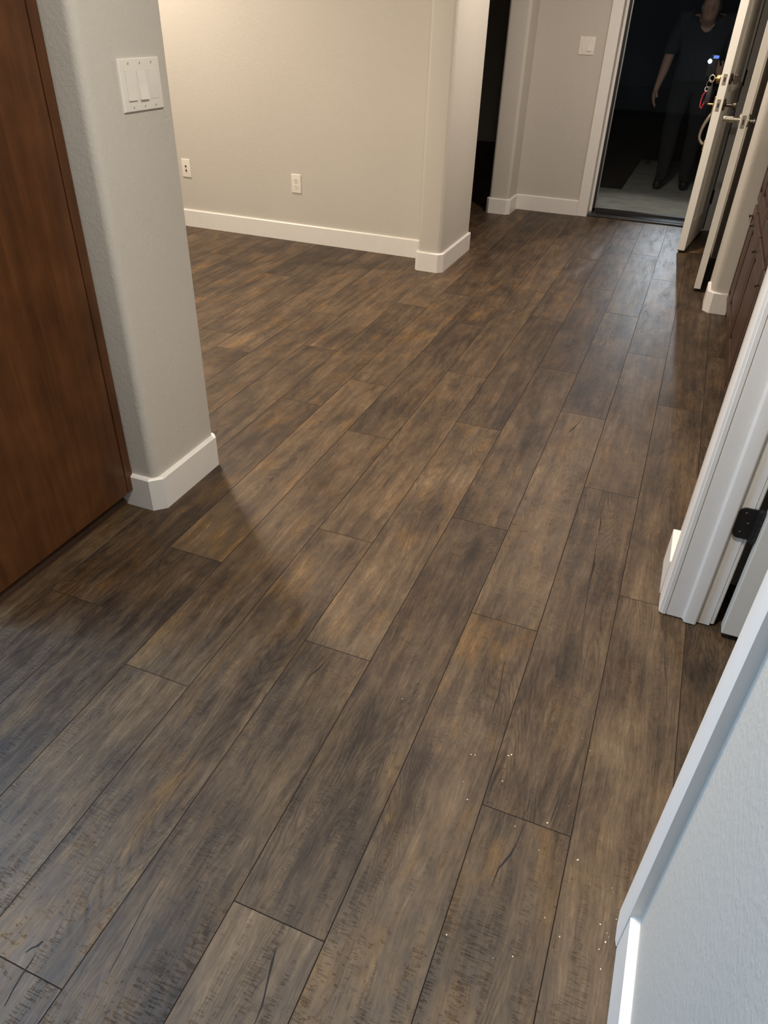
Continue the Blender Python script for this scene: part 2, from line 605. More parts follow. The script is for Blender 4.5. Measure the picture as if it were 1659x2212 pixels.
# pier at the left: the end of the wall between kitchen and dining room
wallmesh('wall_left', [(-14, 8.24), (-1.77, 8.24), (-1.77, 9.98), (-14, 9.98)], [0, R_, 0.035, 0])
bm = NB()
sweep(bm, [(-2.56, 8.24), (-1.90, 8.24), (-1.77, 8.37), (-1.77, 9.93), (-1.82, 9.98), (-14, 9.98)], BBP, -1)
struct('baseboard_left', bm, M['trim'])
# dining room back wall and the column that ends it
wallmesh('wall_back', [(-27, 25.235), (-2.62, 25.235), (-2.62, 27.25), (-27, 27.25)])
wallmesh('wall_center', [(-2.60, 23.86), (-1.785, 23.86), (-1.785, 27.25), (-2.60, 27.25)], [R_ * .7, R_, R_ * .7, 0])
bm = NB()
sweep(bm, [(-27, 25.235), (-2.60, 25.235)], BBP, -1)
struct('baseboard_back', bm, M['trim'])
bm = NB()
sweep(bm, [(-2.60, 25.15), (-2.60, 23.92), (-2.54, 23.86), (-1.90, 23.86), (-1.785, 23.98), (-1.785, 27.20)], BBP, -1)
o = struct('baseboard_center', bm, M['trim'])
# entry wall with its little return
wallmesh('wall_nib', [(-2.73, 33.60), (-1.83, 33.60), (-1.83, 36.4), (-2.33, 36.4), (-2.33, 55.4), (-2.73, 55.4)], [R_, R_, 0, 0, 0, 0])
bm = NB()
prism(bm, [(-1.83, 35.05), (1.32, 35.05), (1.32, 36.4), (-1.83, 36.4)], 0, CEIL)
prism(bm, [(1.32, 35.05), (6.55, 35.05), (6.55, 36.4), (1.32, 36.4)], 11.0, CEIL)
prism(bm, [(6.55, 35.05), (13, 35.05), (13, 36.4), (6.55, 36.4)], 0, CEIL)
struct('wall_far', bm, M['wall'])
bm = NB()
sweep(bm, [(-2.73, 54.0), (-2.73, 33.67), (-2.66, 33.60), (-1.95, 33.60), (-1.83, 33.72), (-1.83, 34.95), (-1.73, 35.05), (1.02, 35.05)], BBP, -1)
struct('baseboard_far', bm, M['trim'])
# right: stub of wall that ends the cabinets, closet opening behind it
wallmesh('wall_right', [(6.825, 23.87), (10.6, 23.87), (10.6, 24.5), (7.45, 24.5), (7.45, 25.8), (6.825, 25.8)], [R_ * 1.4, 0, 0, 0, 0, 0])  # far end lengthened to keep hall light out of the closet
bm = NB()
sweep(bm, [(6.825, 24.93), (6.825, 24.02), (6.965, 23.87), (7.41, 23.87)], BBP, -1)
struct('baseboard_right', bm, M['trim'])
wallmesh('wall_closet_header', [(6.85, 25.8), (7.45, 25.8), (7.45, 30.45), (6.85, 30.45)], None, 10.85, CEIL)
wallmesh('wall_near_header', [(6.69, 4.08), (7.31, 4.08), (7.31, 9.14), (6.69, 9.14)], None, 11.1, CEIL)
wallmesh('wall_closet', [(6.85, 30.45), (7.45, 30.45), (7.45, 35.05), (6.85, 35.05)])
wallmesh('wall_closet_side', [(12.4, 24.5), (13, 24.5), (13, 35.05), (12.4, 35.05)])
# near right: wall with the open doorway
wallmesh('wall_near_right', [(6.69, -12), (7.31, -12), (7.31, 4.08), (6.69, 4.08)])
wallmesh('wall_far_right', [(6.69, 9.14), (7.31, 9.14), (7.31, 10.5), (6.69, 10.5)])
wallmesh('wall_cabinet_side', [(10.3, 10.5), (10.6, 10.5), (10.6, 23.87), (10.3, 23.87)])
wallmesh('wall_bath_side', [(12.6, -12), (13, -12), (13, 10.5), (12.6, 10.5)])
wallmesh('wall_bath_back', [(7.31, 10.2), (12.6, 10.2), (12.6, 10.5), (7.31, 10.5)])
bm = NB()
sweep(bm, [(6.69, -12), (6.69, 3.93)], BBP, 1)
struct('baseboard_near_right', bm, M['trim'])
bm = NB()
sweep(bm, [(6.69, 9.52), (6.69, 10.42)], [(0, 0), (BBT + .03, 0), (BBT + .03, BBH - .012), (BBT + .018, BBH), (0, BBH)], 1)
struct('baseboard_far_right', bm, M['trim'])
# unseen sides that close the rooms
wallmesh('wall_rear', [(-27, -12.4), (13, -12.4), (13, -12), (-27, -12)])
wallmesh('wall_dining_side', [(-27.4, -12.4), (-27, -12.4), (-27, 55.4), (-27.4, 55.4)])
wallmesh('wall_hallway_end', [(-27, 55.0), (-2.73, 55.0), (-2.73, 55.4), (-27, 55.4)])

# ---- casings and jambs
CASP = [(0, 0), (0.075, 0), (0.10, 0.05), (0.10, 0.20), (0.075, 0.26), (0.075, 0.33), (0.06, 0.38), (0, 0.38)]  # (out of the wall, across)


def casing(name, wall, edge, z1, facing, direction, prof=CASP, z0=0.0):
    """vertical door casing: on plane wall, first edge at 'edge', running to 'direction' along the wall"""
    bm = NB()
    pts = []
    for o_, a in prof:
        if facing == '-x':
            pts.append((wall - o_, edge + direction * a))
        elif facing == '-y':
            pts.append((edge + direction * a, wall - o_))
        else:
            pts.append((wall + o_, edge + direction * a))
    prism(bm, pts, z0, z1)
    return bm


# near-right doorway: near casing, far casing, jambs and stop
bm = casing('c', 6.69, 4.35, 11.2, '-x', -1, [(0, 0), (0.07, 0), (0.10, 0.06), (0.11, 0.20), (0.11, 0.36), (0.095, 0.42), (0, 0.42)], 0.02)
struct('trim_1', bm, M['trim'], smooth=30)
bm = casing('c', 6.69, 9.02, 11.2, '-x', 1, [(0, 0), (0.050, 0), (0.056, 0.012), (0.088, 0.02), (0.10, 0.06), (0.105, 0.22), (0.10, 0.44), (0, 0.44)], 0.02)
struct('trim_2', bm, M['trim'], smooth=30)
bm = NB()
# far jamb, its face towards the camera, with the rounded edges of the mouldings and the stop
jp = [(6.69, 9.14), (6.69, 9.05), (6.715, 9.03), (6.90, 9.03), (6.925, 9.03), (6.94, 9.01), (6.955, 8.962), (6.975, 8.955), (7.105, 8.955), (7.122, 8.965),
      (7.128, 9.03), (7.31, 9.03), (7.31, 9.14)]
prism(bm, jp, 0.02, 11.0)
prism(bm, [(7.31, 9.14), (7.31, 9.05), (7.33, 9.04), (7.355, 9.045), (7.37, 9.06), (7.37, 9.5), (7.31, 9.5)], 0.05, 11.0)
struct('trim_3', bm, M['trim'], smooth=30)
bm = NB()
prism(bm, [(6.69, 4.35), (7.31, 4.35), (7.31, 4.08), (6.69, 4.08)], 0.0, 11.0)
struct('trim_4', bm, M['trim'])
# front door casing and jamb
bm = NB()
box(bm, 1.02, 1.47, 34.94, 35.05, 0, 11.4, 0.02)
box(bm, 1.32, 1.47, 35.05, 35.75, 0, 11.0)
box(bm, 1.32, 1.56, 35.75, 36.2, 0, 11.0)
struct('trim_5', bm, M['trim'])
bm = NB()
box(bm, 6.42, 6.85, 34.94, 35.05, 0, 11.4, 0.02)
box(bm, 6.42, 6.55, 35.05, 36.2, 0, 11.0)
struct('trim_6', bm, M['trim'])

# ================================================================== DOORS
# ---- storm door: a full pane in a thin dark frame with bright edges
FX0, FX1, SY = 1.56, 6.42, 36.12
root = empty('door_1', (FX0, SY, 0.0))
root['kind'] = 'structure'
bm = NB()
box(bm, FX0, FX0 + 0.10, 35.95, 36.18, 0.1, 10.9)
box(bm, FX1 - 0.10, FX1, 35.95, 36.18, 0.1, 10.9)
box(bm, FX0, FX1, 35.95, 36.18, 0.08, 0.20)
box(bm, FX0, FX1, 35.95, 36.18, 10.7, 10.95)
put('door_frame', bm, M['rubber'], root)
bm = NB()
box(bm, FX0 + 0.10, FX0 + 0.135, 35.98, 36.16, 0.2, 10.7)
put('edge_strip', bm, M['alu'], root)
bm = NB()
box(bm, FX0 + 0.10, FX1 - 0.10, 36.06, 36.08, 0.2, 10.7)
put('glass_pane', bm, M['glass'], root)
# sill
bm = NB()
box(bm, 1.47, 6.42, 35.12, 35.32, 0.0, 0.07, 0.02)
box(bm, 1.47, 6.42, 35.32, 35.95, 0.0, 0.10, 0.02)
struct('trim_7', bm, M['sill'])


# ---- hinged slabs
def slab_frame(hinge, lead):
    h, l = Vector(hinge), Vector(lead)
    ux = (l - h)
    n = ux.length
    ux = ux / n
    uy = Vector((ux.y, -ux.x))           # turns to the side of smaller x for a door running towards the camera
    if uy.x > 0:
        uy = -uy
    return h, ux, uy, n


# open front door; the frame runs from hinge to lead along the right face, +uy goes through the slab
h, ux, uy, n = slab_frame((6.40, 34.90), (5.855, 30.66))
root = empty('door_2', (6.40, 34.90, 0.1))
root['kind'] = 'structure'
TH = 0.265
bm = NB()
obox(bm, h, ux, uy, 0, n, 0, TH, 0.09, 10.8, 0.012)
put('door_slab', bm, M['door'], root)
bm = NB()
obox(bm, h, ux, uy, 0.0, n, 0.02, TH - 0.02, 0.055, 0.10)
put('door_sweep', bm, M['rubber'], root)
bm = NB()
obox(bm, h, ux, uy, -0.13, 0.0, -0.03, TH, 0.09, 10.8)
put('hinge_gap_shade', bm, M['rubber'], root)  # black strip added for the dark hinge gap, stops torch light leaking through


def ring_frame(bm, a0, a1, z0, z1, w, t, face, sign):
    for (p0, p1, q0, q1) in ((a0, a0 + w, z0, z1), (a1 - w, a1, z0, z1), (a0, a1, z0, z0 + w), (a0, a1, z1 - w, z1)):
        lo, hi = sorted((face, face + sign * t))
        obox(bm, h, ux, uy, p0, p1, lo, hi, q0, q1, 0.012)


bm = NB()
ring_frame(bm, 0.55, n - 0.62, 5.35, 10.2, 0.17, 0.07, 0.0, -1)
put('lite_frame', bm, M['door'], root)
bm = NB()
ring_frame(bm, 0.60, 2.0, 1.0, 4.4, 0.06, 0.022, 0.0, -1)
ring_frame(bm, 2.3, n - 0.66, 1.0, 4.4, 0.06, 0.022, 0.0, -1)
put('panel_molding', bm, M['door'], root)


def P3(a, b, z):
    v = h + ux * a + uy * b
    return (v.x, v.y, z)


def D3(a, b, z=0):
    v = ux * a + uy * b
    return (v.x, v.y, z)


for zc in (1.35, 5.6, 9.6):
    bm = NB()
    cyl(bm, P3(-0.02, -0.03, zc - 0.27), P3(-0.02, -0.03, zc + 0.27), 0.045)
    obox(bm, h, ux, uy, -0.02, 0.17, -0.015, 0.01, zc - 0.25, zc + 0.25)
    put('hinge', bm, M['black'], root, 40)
# edge hardware: two latch plates
for zc, hh, nm in ((5.74, 0.17, 'deadbolt_plate'), (4.97, 0.19, 'latch_plate')):
    bm = NB()
    obox(bm, h, ux, uy, n - 0.01, n + 0.012, TH * .27, TH * .73, zc - hh, zc + hh, 0.006)
    pl = put(nm, bm, M['nickel'], root)
    bm = NB()
    obox(bm, h, ux, uy, n, n + 0.03, TH * .40, TH * .60, zc - 0.07, zc + 0.07, 0.01)
    put('bolt', bm, M['bronze'], pl)
BA = n - 0.32
# inside: thumb turn and knob
bm = NB()
lathe(bm, P3(BA, 0, 5.74), D3(0, -1), [(0, .165), (.05, .165), (.075, .13), (.08, .05), (.13, .05)], 28)
tt = put('thumb_turn', bm, M['bronze'], root, 40)
bm = NB()
obox(bm, h, ux, uy, BA - 0.035, BA + 0.035, -0.24, -0.12, 5.60, 5.88, 0.015)
put('turn_piece', bm, M['bronze'], tt)
bm = NB()
lathe(bm, P3(BA, 0, 4.97), D3(0, -1), [(0, .185), (.04, .185), (.06, .15), (.065, .055), (.27, .055), (.29, .10), (.36, .13), (.42, .12), (.45, .06)], 28)
put('inside_knob', bm, M['bronze'], root, 40)
# outside: brass deadbolt, handle set with its long grip
bm = NB()
lathe(bm, P3(BA, TH, 5.74), D3(0, 1), [(0, .19), (.03, .19), (.05, .16), (.15, .145), (.17, .12), (.17, .05), (.19, .05)], 28)
put('deadbolt_cylinder', bm, M['brass'], root, 40)
bm = NB()
obox(bm, h, ux, uy, BA - .16, BA + .16, TH, TH + .06, 4.62, 5.22, 0.02)
obox(bm, h, ux, uy, BA - .06, BA + .06, TH + .05, TH + .26, 4.93, 4.99, 0.02)
put('handle_plate', bm, M['brass'], root)
bm = NB()
pts = []
for i in range(15):
    t = i / 14
    pts.append(P3(BA, TH + .02 + .25 * math.sin(min(1, t * 1.35 + .02) * math.pi * .5) * (1 if t < .74 else 1 - ((t - .74) / .26) ** 2 * .7), 4.72 - 1.02 * t))
tube(bm, pts, [.05, .055, .06, .06, .06, .055, .055, .05, .05, .045, .045, .045, .045, .05, .05])
put('grip', bm, M['nickel'], root, 60)
bm = NB()
obox(bm, h, ux, uy, BA - .12, BA + .12, TH, TH + .06, 3.50, 3.86, 0.03)
put('grip_base', bm, M['brass'], root)

# bunch of keys hanging from the deadbolt
kp = h + ux * BA + uy * (TH + 0.19)
kr = empty('key_bunch', (kp.x, kp.y, 5.74))
tag(kr, 'bunch of keys with black fob and red tag hanging from the brass deadbolt', 'keys')
A3 = lambda b, z, a=0.0: (kp.x + uy.x * b + ux.x * a, kp.y + uy.y * b + ux.y * a, z)
bm = NB()
tube(bm, [A3(-.05, 5.74), A3(.05, 5.74)], .02)
tube(bm, [A3(.13 + .085 * math.cos(t), 5.72 + .105 * math.sin(t)) for t in [i * math.pi / 8 for i in range(17)]], .026)
put('key', bm, M['nickel'], kr, 60)
bm = NB()
tube(bm, [A3(.17 + .09 * math.cos(t), 5.55 + .12 * math.sin(t), .03 * math.sin(t)) for t in [i * math.pi / 8 for i in range(17)]], .014)
tube(bm, [A3(.23 + .05 * math.cos(t), 5.40 + .07 * math.sin(t), -.03 * math.sin(t)) for t in [i * math.pi / 8 for i in range(17)]], .012)
put('split_ring', bm, M['nickel'], kr, 60)
bm = NB()
obox(bm, (kp.x, kp.y), ux, uy, -.07, .07, .04, .20, 4.94, 5.50, 0.05)
put('fob', bm, M['phone'], kr, 40)
bm = NB()
tube(bm, [A3(.22, 5.36), A3(.30, 5.20), A3(.32, 5.02), A3(.31, 4.86), A3(.25, 4.80), A3(.21, 4.95), A3(.17, 5.12)], .022)
put('tag_strap', bm, M['red'], kr, 60)

# closet door, ajar
h, ux, uy, n = slab_frame((6.78, 30.25), (6.60, 25.86))
root = empty('door_3', (6.78, 30.25, 0.1))
root['kind'] = 'structure'
TH = 0.205
bm = NB()
obox(bm, h, ux, uy, 0, n, 0, TH, 0.09, 10.7, 0.01)
put('door_slab', bm, M['door'], root)
bm = NB()
obox(bm, h, ux, uy, n - 0.005, n + 0.01, TH * .25, TH * .80, 4.79, 5.13, 0.012)
pl = put('latch_plate', bm, M['nickel'], root)
bm = NB()
obox(bm, h, ux, uy, n, n + 0.02, TH * .42, TH * .62, 4.88, 5.02, 0.006)
put('latch', bm, M['bronze'], pl)
BA = n - 0.33
bm = NB()
lathe(bm, P3(BA, TH, 4.97), D3(0, 1), [(0, .17), (.035, .17), (.05, .14), (.06, .05), (.20, .05), (.21, .085), (.40, .085), (.41, .10), (.43, .10), (.44, .085), (.47, .08)], 28)
put('door_knob', bm, M['nickel'], root, 40)
bm = NB()
lathe(bm, P3(BA, 0, 4.97), D3(0, -1), [(0, .17), (.035, .17), (.05, .14), (.06, .05), (.14, .05), (.15, .09), (.20, .09), (.22, .06)], 28)
put('door_knob', bm, M['nickel'], root, 40)

# bathroom-side door, folded open behind its jamb
root = empty('door_4', (7.42, 8.95, 0.08))
root['kind'] = 'structure'
bm = NB()
box(bm, 7.455, 11.7, 8.83, 9.04, 0.10, 10.7, 0.012)
put('door_slab', bm, M['door'], root)


def leaf(x0, x1, y0, y1, z0, z1, r, left=True):
    """hinge leaf with two rounded corners, in the x-z plane"""
    pts = []
    if left:
        c = [(x0, z0), (x1, z0), (x1, z1), (x0, z1)]
        rr = [r, 0, 0, r]
    else:
        c = [(x0, z0), (x1, z0), (x1, z1), (x0, z1)]
        rr = [0, r, r, 0]
    pts = rounded(c, rr, 6)
    bm = NB()
    lo = [bm.verts.new((x, y0, z)) for x, z in pts]
    hi = [bm.verts.new((x, y1, z)) for x, z in pts]
    bm.faces.new(lo)
    bm.faces.new(hi[::-1])
    for i in range(len(pts)):
        j = (i + 1) % len(pts)
        bm.faces.new((lo[i], lo[j], hi[j], hi[i]))
    return bm


for zc in (1.87, 5.6, 9.3):
    bm = leaf(7.145, 7.40, 9.0, 9.032, zc - 0.235, zc + 0.235, 0.085)
    for k in range(5):
        z0 = zc - .235 + k * .094
        cyl(bm, (7.405, 8.99, z0 + .003), (7.405, 8.99, z0 + .091), .047)
    cyl(bm, (7.405, 8.99, zc - .275), (7.405, 8.99, zc - .235), .018, .032)
    cyl(bm, (7.405, 8.99, zc + .235), (7.405, 8.99, zc + .27), .034, .02)
    hg = put('hinge', bm, M['black'], root, 35)
    bm = NB()
    for dx, dz in ((.09, -.15), (.15, 0.0), (.09, .15)):
        lathe(bm, (7.145 + dx, 9.0, zc + dz), (0, -1, 0), [(0, .026), (.006, .022), (.007, .012)], 14)
    put('screw', bm, M['bronze'], hg, 40)

# ================================================================== CABINETS
# ---- tall cabinet end at the left
root = empty('tall_cabinet', (-2.25, 8.2, 0))
tag(root, 'tall reddish cherry cabinet side panel standing against the left wall end', 'cabinet')
PX = -2.235
bm = NB()
box(bm, PX - 0.10, PX, 4.86, 8.02, 0.34, CEIL - 0.5)
put('side_panel', bm, M['cherry'], root)
bm = NB()
box(bm, PX - 0.10, PX + 0.004, 8.045, 8.215, 0.34, CEIL - 0.5, 0.01)
put('scribe_strip', bm, M['cherry'], root)
bm = NB()
box(bm, -7.0, PX - 0.10, 4.90, 8.22, 0.45, CEIL - 0.5)
put('carcass', bm, M['cherry'], root)
bm = NB()
box(bm, -7.0, -2.52, 5.15, 8.15, 0.0, 0.45)
put('toe_kick', bm, M['toe'], root)
bm = NB()
prof = [(0, 0)] + [(0.115 * math.cos(t), 0.125 * math.sin(t)) for t in [i * math.pi / 16 for i in range(9)]]
sweep(bm, [(-2.52, 5.15), (-2.52, 8.14)], prof, -1)
put('shoe_molding', bm, M['mold'], root, 50)

# ---- base cabinets on the right
CX = 7.42
edges = [(23.80, 22.55), (22.55, 19.72), (19.72, 16.86), (16.86, 14.0), (14.0, 10.6)]
labels = ['narrow dark cherry base cabinet beside the white wall end on the right',
          'dark cherry base cabinet second from the white wall end on the right',
          'dark cherry base cabinet third from the white wall end on the right',
          'dark cherry base cabinet fourth from the wall end, half hidden by white door trim',
          None]
for (yb, ya), lb in zip(edges, labels):
    if lb is None:
        continue
    root = empty('base_cabinet', (CX + 1.2, (ya + yb) / 2, 0))
    tag(root, lb, 'cabinet', 'base cabinets along the right wall')
    bm = NB()
    box(bm, CX, 10.3, ya, yb, 0.44, 4.62)
    put('carcass', bm, M['cherrydk'], root)
    bm = NB()
    box(bm, CX + 0.30, 10.3, ya, yb, 0, 0.44)
    put('toe_kick', bm, M['toe'], root)

    def front(y0, y1, z0, z1, nm, knob):
        fx = CX - 0.105
        bm = NB()
        st = 0.34 if (y1 - y0) > 1.5 else 0.22
        # frame rails and stiles round a raised field
        for (p0, p1, q0, q1) in ((y0, y0 + st, z0, z1), (y1 - st, y1, z0, z1), (y0 + st, y1 - st, z0, z0 + st), (y0 + st, y1 - st, z1 - st, z1)):
            box(bm, fx, CX, p0, p1, q0, q1, 0.014)
        box(bm, fx + 0.055, CX, y0 + st, y1 - st, z0 + st, z1 - st)
        m_ = 0.14
        if (z1 - z0) - 2 * st > 2 * m_ + .05 and (y1 - y0) - 2 * st > 2 * m_ + .05:
            ya_, yb_, za_, zb_ = y0 + st + .03, y1 - st - .03, z0 + st + .03, z1 - st - .03
            a = [bm.verts.new((fx + .055, *q)) for q in ((ya_, za_), (yb_, za_), (yb_, zb_), (ya_, zb_))]
            b = [bm.verts.new((fx + .012, *q)) for q in ((ya_ + m_, za_ + m_), (yb_ - m_, za_ + m_), (yb_ - m_, zb_ - m_), (ya_ + m_, zb_ - m_))]
            bm.faces.new(b)
            for i in range(4):
                bm.faces.new((a[i], a[(i + 1) % 4], b[(i + 1) % 4], b[i]))
        d = put(nm, bm, M['cherrydk'], root)
        bm = NB()
        lathe(bm, (fx, knob[0], knob[1]), (-1, 0, 0), [(0, .035), (.015, .02), (.04, .02), (.055, .05), (.08, .045), (.09, .02)], 16)
        if nm == 'cabinet_door':
            put('knob', bm, M['bronze'], d, 40)
        else:
            bm.free()

    front(ya + 0.06, yb - 0.06, 0.50, 3.18, 'cabinet_door', (yb - 0.22, 2.9))
    front(ya + 0.06, yb - 0.06, 3.32, 4.50, 'drawer', ((ya + yb) / 2, 3.9))
bm = NB()
box(bm, CX - 0.16, 10.3, 14.0, 23.84, 4.62, 4.80, 0.03)
tag(put('countertop', bm, M['counter']), 'brown stone worktop above the dark base cabinets at right', 'countertop')

# ================================================================== WALL PLATES
EPS = 0.0


def wall_xf(o, u, nrm):
    """map local (across, out, up) to the wall"""
    def f(bm):
        for v in bm.verts:
            a, b, c = v.co
            v.co = Vector((o[0] + u[0] * a + nrm[0] * b, o[1] + u[1] * a + nrm[1] * b, o[2] + c))
        return bm
    return f


def plate_mesh(w, hh, t=0.032, bev=0.022):
    bm = NB()
    box(bm, -w / 2, w / 2, 0, t, -hh / 2, hh / 2)
    top = [e for e in bm.edges if all(abs(v.co.y - t) < 1e-6 for v in e.verts)]
    bmesh.ops.bevel(bm, geom=top, offset=bev, segments=3, profile=0.6, affect='EDGES')
    return bm


def decora(name, label, o, u, nrm, gangs, tilt, screws=True):
    xf = wall_xf(o, u, nrm)
    root = empty(name, o)
    tag(root, label, 'light switch')
    wd_, hh = {2: 0.62, 3: 0.855}[gangs], 0.62
    put('switch_plate', xf(plate_mesh(wd_, hh)), M['plate'], root, 30)
    for g in range(gangs):
        cx_ = (g - (gangs - 1) / 2) * 0.242
        bm = NB()
        box(bm, cx_ - .093, cx_ + .093, .030, .0335, -.180, .180)
        put('rocker_gap', xf(bm), M['screw'], root)
        bm = NB()
        sgn = tilt[g]
        vs = []
        for z, y in ((-.174, .040 + .024 * max(sgn, -.2)), (0.0, .044), (.174, .040 - .004 * sgn)):
            vs.append([(cx_ - .085, y, z), (cx_ + .085, y, z)])
        rows = [[bm.verts.new(p) for p in r] for r in vs]
        back = [[bm.verts.new((p[0], .03, p[2])) for p in r] for r in vs]
        for a, b in ((0, 1), (1, 2)):
            bm.faces.new((rows[a][0], rows[a][1], rows[b][1], rows[b][0]))
            for s_ in (0, 1):
                bm.faces.new((rows[a][s_], rows[b][s_], back[b][s_], back[a][s_]))
        for e_ in (0, 2):
            bm.faces.new((rows[e_][0], rows[e_][1], back[e_][1], back[e_][0]))
        put('rocker', xf(bm), M['plate'], root)
        if screws:
            for z in (-.255, .255):
                bm = NB()
                lathe(bm, (cx_, .031, z), (0, 1, 0), [(0, .017), (.006, .015), (.007, .003)], 12)
                box(bm, cx_ - .003, cx_ + .003, .036, .0385, z - .013, z + .013, mat=1)
                put('screw', xf(bm), [M['screw'], M['slot']], root)
    return root


decora('light_switch', 'white three-gang rocker switch on the left wall end', (-1.77, 9.33, 6.385), (0, 1), (1, 0), 3, [0.5, 1.0, -0.4])
decora('light_switch', 'small white two-gang rocker switch left of the front door', (0.285, 35.05, 6.39), (1, 0), (0, -1), 2, [-0.4, 1.0])

# duplex outlet
o = (-7.905, 25.235, 2.025)
xf = wall_xf(o, (1, 0), (0, -1))
root = empty('wall_outlet', o)
tag(root, 'white duplex power outlet low on the dining room wall', 'outlet')
put('outlet_plate', xf(plate_mesh(0.385, 0.635)), M['plate'], root, 30)
for zc in (0.105, -0.105):
    bm = NB()
    pts = [(0.088 * math.cos(t), max(-.07, min(.07, 0.088 * math.sin(t)))) for t in [i * math.pi / 14 for i in range(28)]]
    lo = [bm.verts.new((x, .03, zc + z)) for x, z in pts]
    hi = [bm.verts.new((x, .040, zc + z)) for x, z in pts]
    bm.faces.new(hi)
    for i in range(28):
        bm.faces.new((lo[i], lo[(i + 1) % 28], hi[(i + 1) % 28], hi[i]))
    r_ = put('receptacle', xf(bm), M['plate'], root)
    bm = NB()
    box(bm, -.040, -.026, .038, .0415, zc - .006, zc + .046)
    box(bm, .026, .040, .038, .0415, zc - .006, zc + .040)
    lathe(bm, (0, .038, zc - .040), (0, 1, 0), [(0, .013), (.0035, .013)], 12)
    put('slot', xf(bm), M['slot'], r_)
bm = NB()
lathe(bm, (0, .031, 0), (0, 1, 0), [(0, .014), (.006, .012)], 12)
put('screw', xf(bm), M['screw'], root)

# cable plate, half behind the wall end
o = (-12.64, 25.235, 2.13)
xf = wall_xf(o, (1, 0), (0, -1))
root = empty('cable_plate', o)
tag(root, 'white wall plate with two round sockets beside the left wall end', 'outlet')
put('outlet_plate', xf(plate_mesh(0.385, 0.635)), M['plate'], root, 30)
for zc in (0.075, -0.075):
    bm = NB()
    lathe(bm, (0, .030, zc), (0, 1, 0), [(0, .030), (.03, .030), (.031, .012)], 14)
    put('socket', xf(bm), M['slot'], root, 40)

# ================================================================== OUTSIDE
bm = NB()
box(bm, 2.1, 14, 36.4, 54, -0.9, -0.12)
# slab of the patio; its left part ends early at the planting bed
struct('patio', bm, M['conc'])
bm = NB()
box(bm, -2.3, 2.1, 36.4, 43.0, -0.9, -0.121)
struct('walkway', bm, M['conc'])
bm = NB()
box(bm, -60, 60, 43.0, 120, -1.2, -0.13)
struct('ground', bm, M['soil'])


# ---- camera operator's reflection in the glass, added as a solid figure beyond it
def skin_mesh(chains, root_first=True, sub=2):
    """chains: list of lists of (key, (x,y,z), (rx,ry)); a key met before joins the chain to it"""
    idx, verts, rad, edges_ = {}, [], [], []
    for ch in chains:
        prev = None
        for key, p, r in ch:
            if key not in idx:
                idx[key] = len(verts)
                verts.append(p)
                rad.append(r if isinstance(r, tuple) else (r, r))
            if prev is not None:
                edges_.append((prev, idx[key]))
            prev = idx[key]
    me = bpy.data.meshes.new('body_skeleton')
    me.from_pydata(verts, edges_, [])
    ob = bpy.data.objects.new('body_skeleton', me)
    COL.objects.link(ob)
    mod = ob.modifiers.new('skin', 'SKIN')
    mod.use_smooth_shade = True
    if not me.skin_vertices:
        me.skin_vertices.new()
    for i, sv in enumerate(me.skin_vertices[0].data):
        sv.radius = rad[i]
        sv.use_root = (i == 0)
    sd = ob.modifiers.new('sub', 'SUBSURF')
    sd.levels = sd.render_levels = sub + 1
    dg = bpy.context.evaluated_depsgraph_get()
    out = bpy.data.meshes.new_from_object(ob.evaluated_get(dg))
    bpy.data.objects.remove(ob)
    return out


def hand(chains, wrist_key, wp, d, palm_n, spread, curl):
    """palm and five fingers from a wrist; d along the hand, palm_n out of the palm, spread sideways towards the thumb"""
    d, pn, sp_ = Vector(d).normalized(), Vector(palm_n).normalized(), Vector(spread).normalized()
    wp = Vector(wp)
    k = wrist_key
    pm = wp + d * 0.045
    chains.append([(k, tuple(wp), .026), (k + 'p', tuple(pm), (.036, .018))])
    ln = [.062, .074, .068, .052]
    for i in range(4):
        b0 = wp + d * 0.088 + sp_ * (.030 - .020 * i)
        t0 = (d * math.cos(curl) + pn * math.sin(curl)).normalized()
        t1 = (d * math.cos(curl * 2.2) + pn * math.sin(curl * 2.2)).normalized()
        p1 = b0 + t0 * ln[i] * .5
        p2 = p1 + t1 * ln[i] * .55
        chains.append([(k + 'p', tuple(pm), (.036, .018)), (k + 'b%d' % i, tuple(b0), .0105), (k + 'm%d' % i, tuple(p1), .009), (k + 't%d' % i, tuple(p2), .0075)])
    a0 = wp + d * .030 + sp_ * .034
    a1 = a0 + (d * .7 + sp_ * .6 + pn * .3) * .034
    a2 = a1 + (d * .9 + sp_ * .15 + pn * .4) * .030
    chains.append([(k + 'p', tuple(pm), (.036, .018)), (k + 'h0', tuple(a0), .013), (k + 'h1', tuple(a1), .0105), (k + 'h2', tuple(a2), .009)])


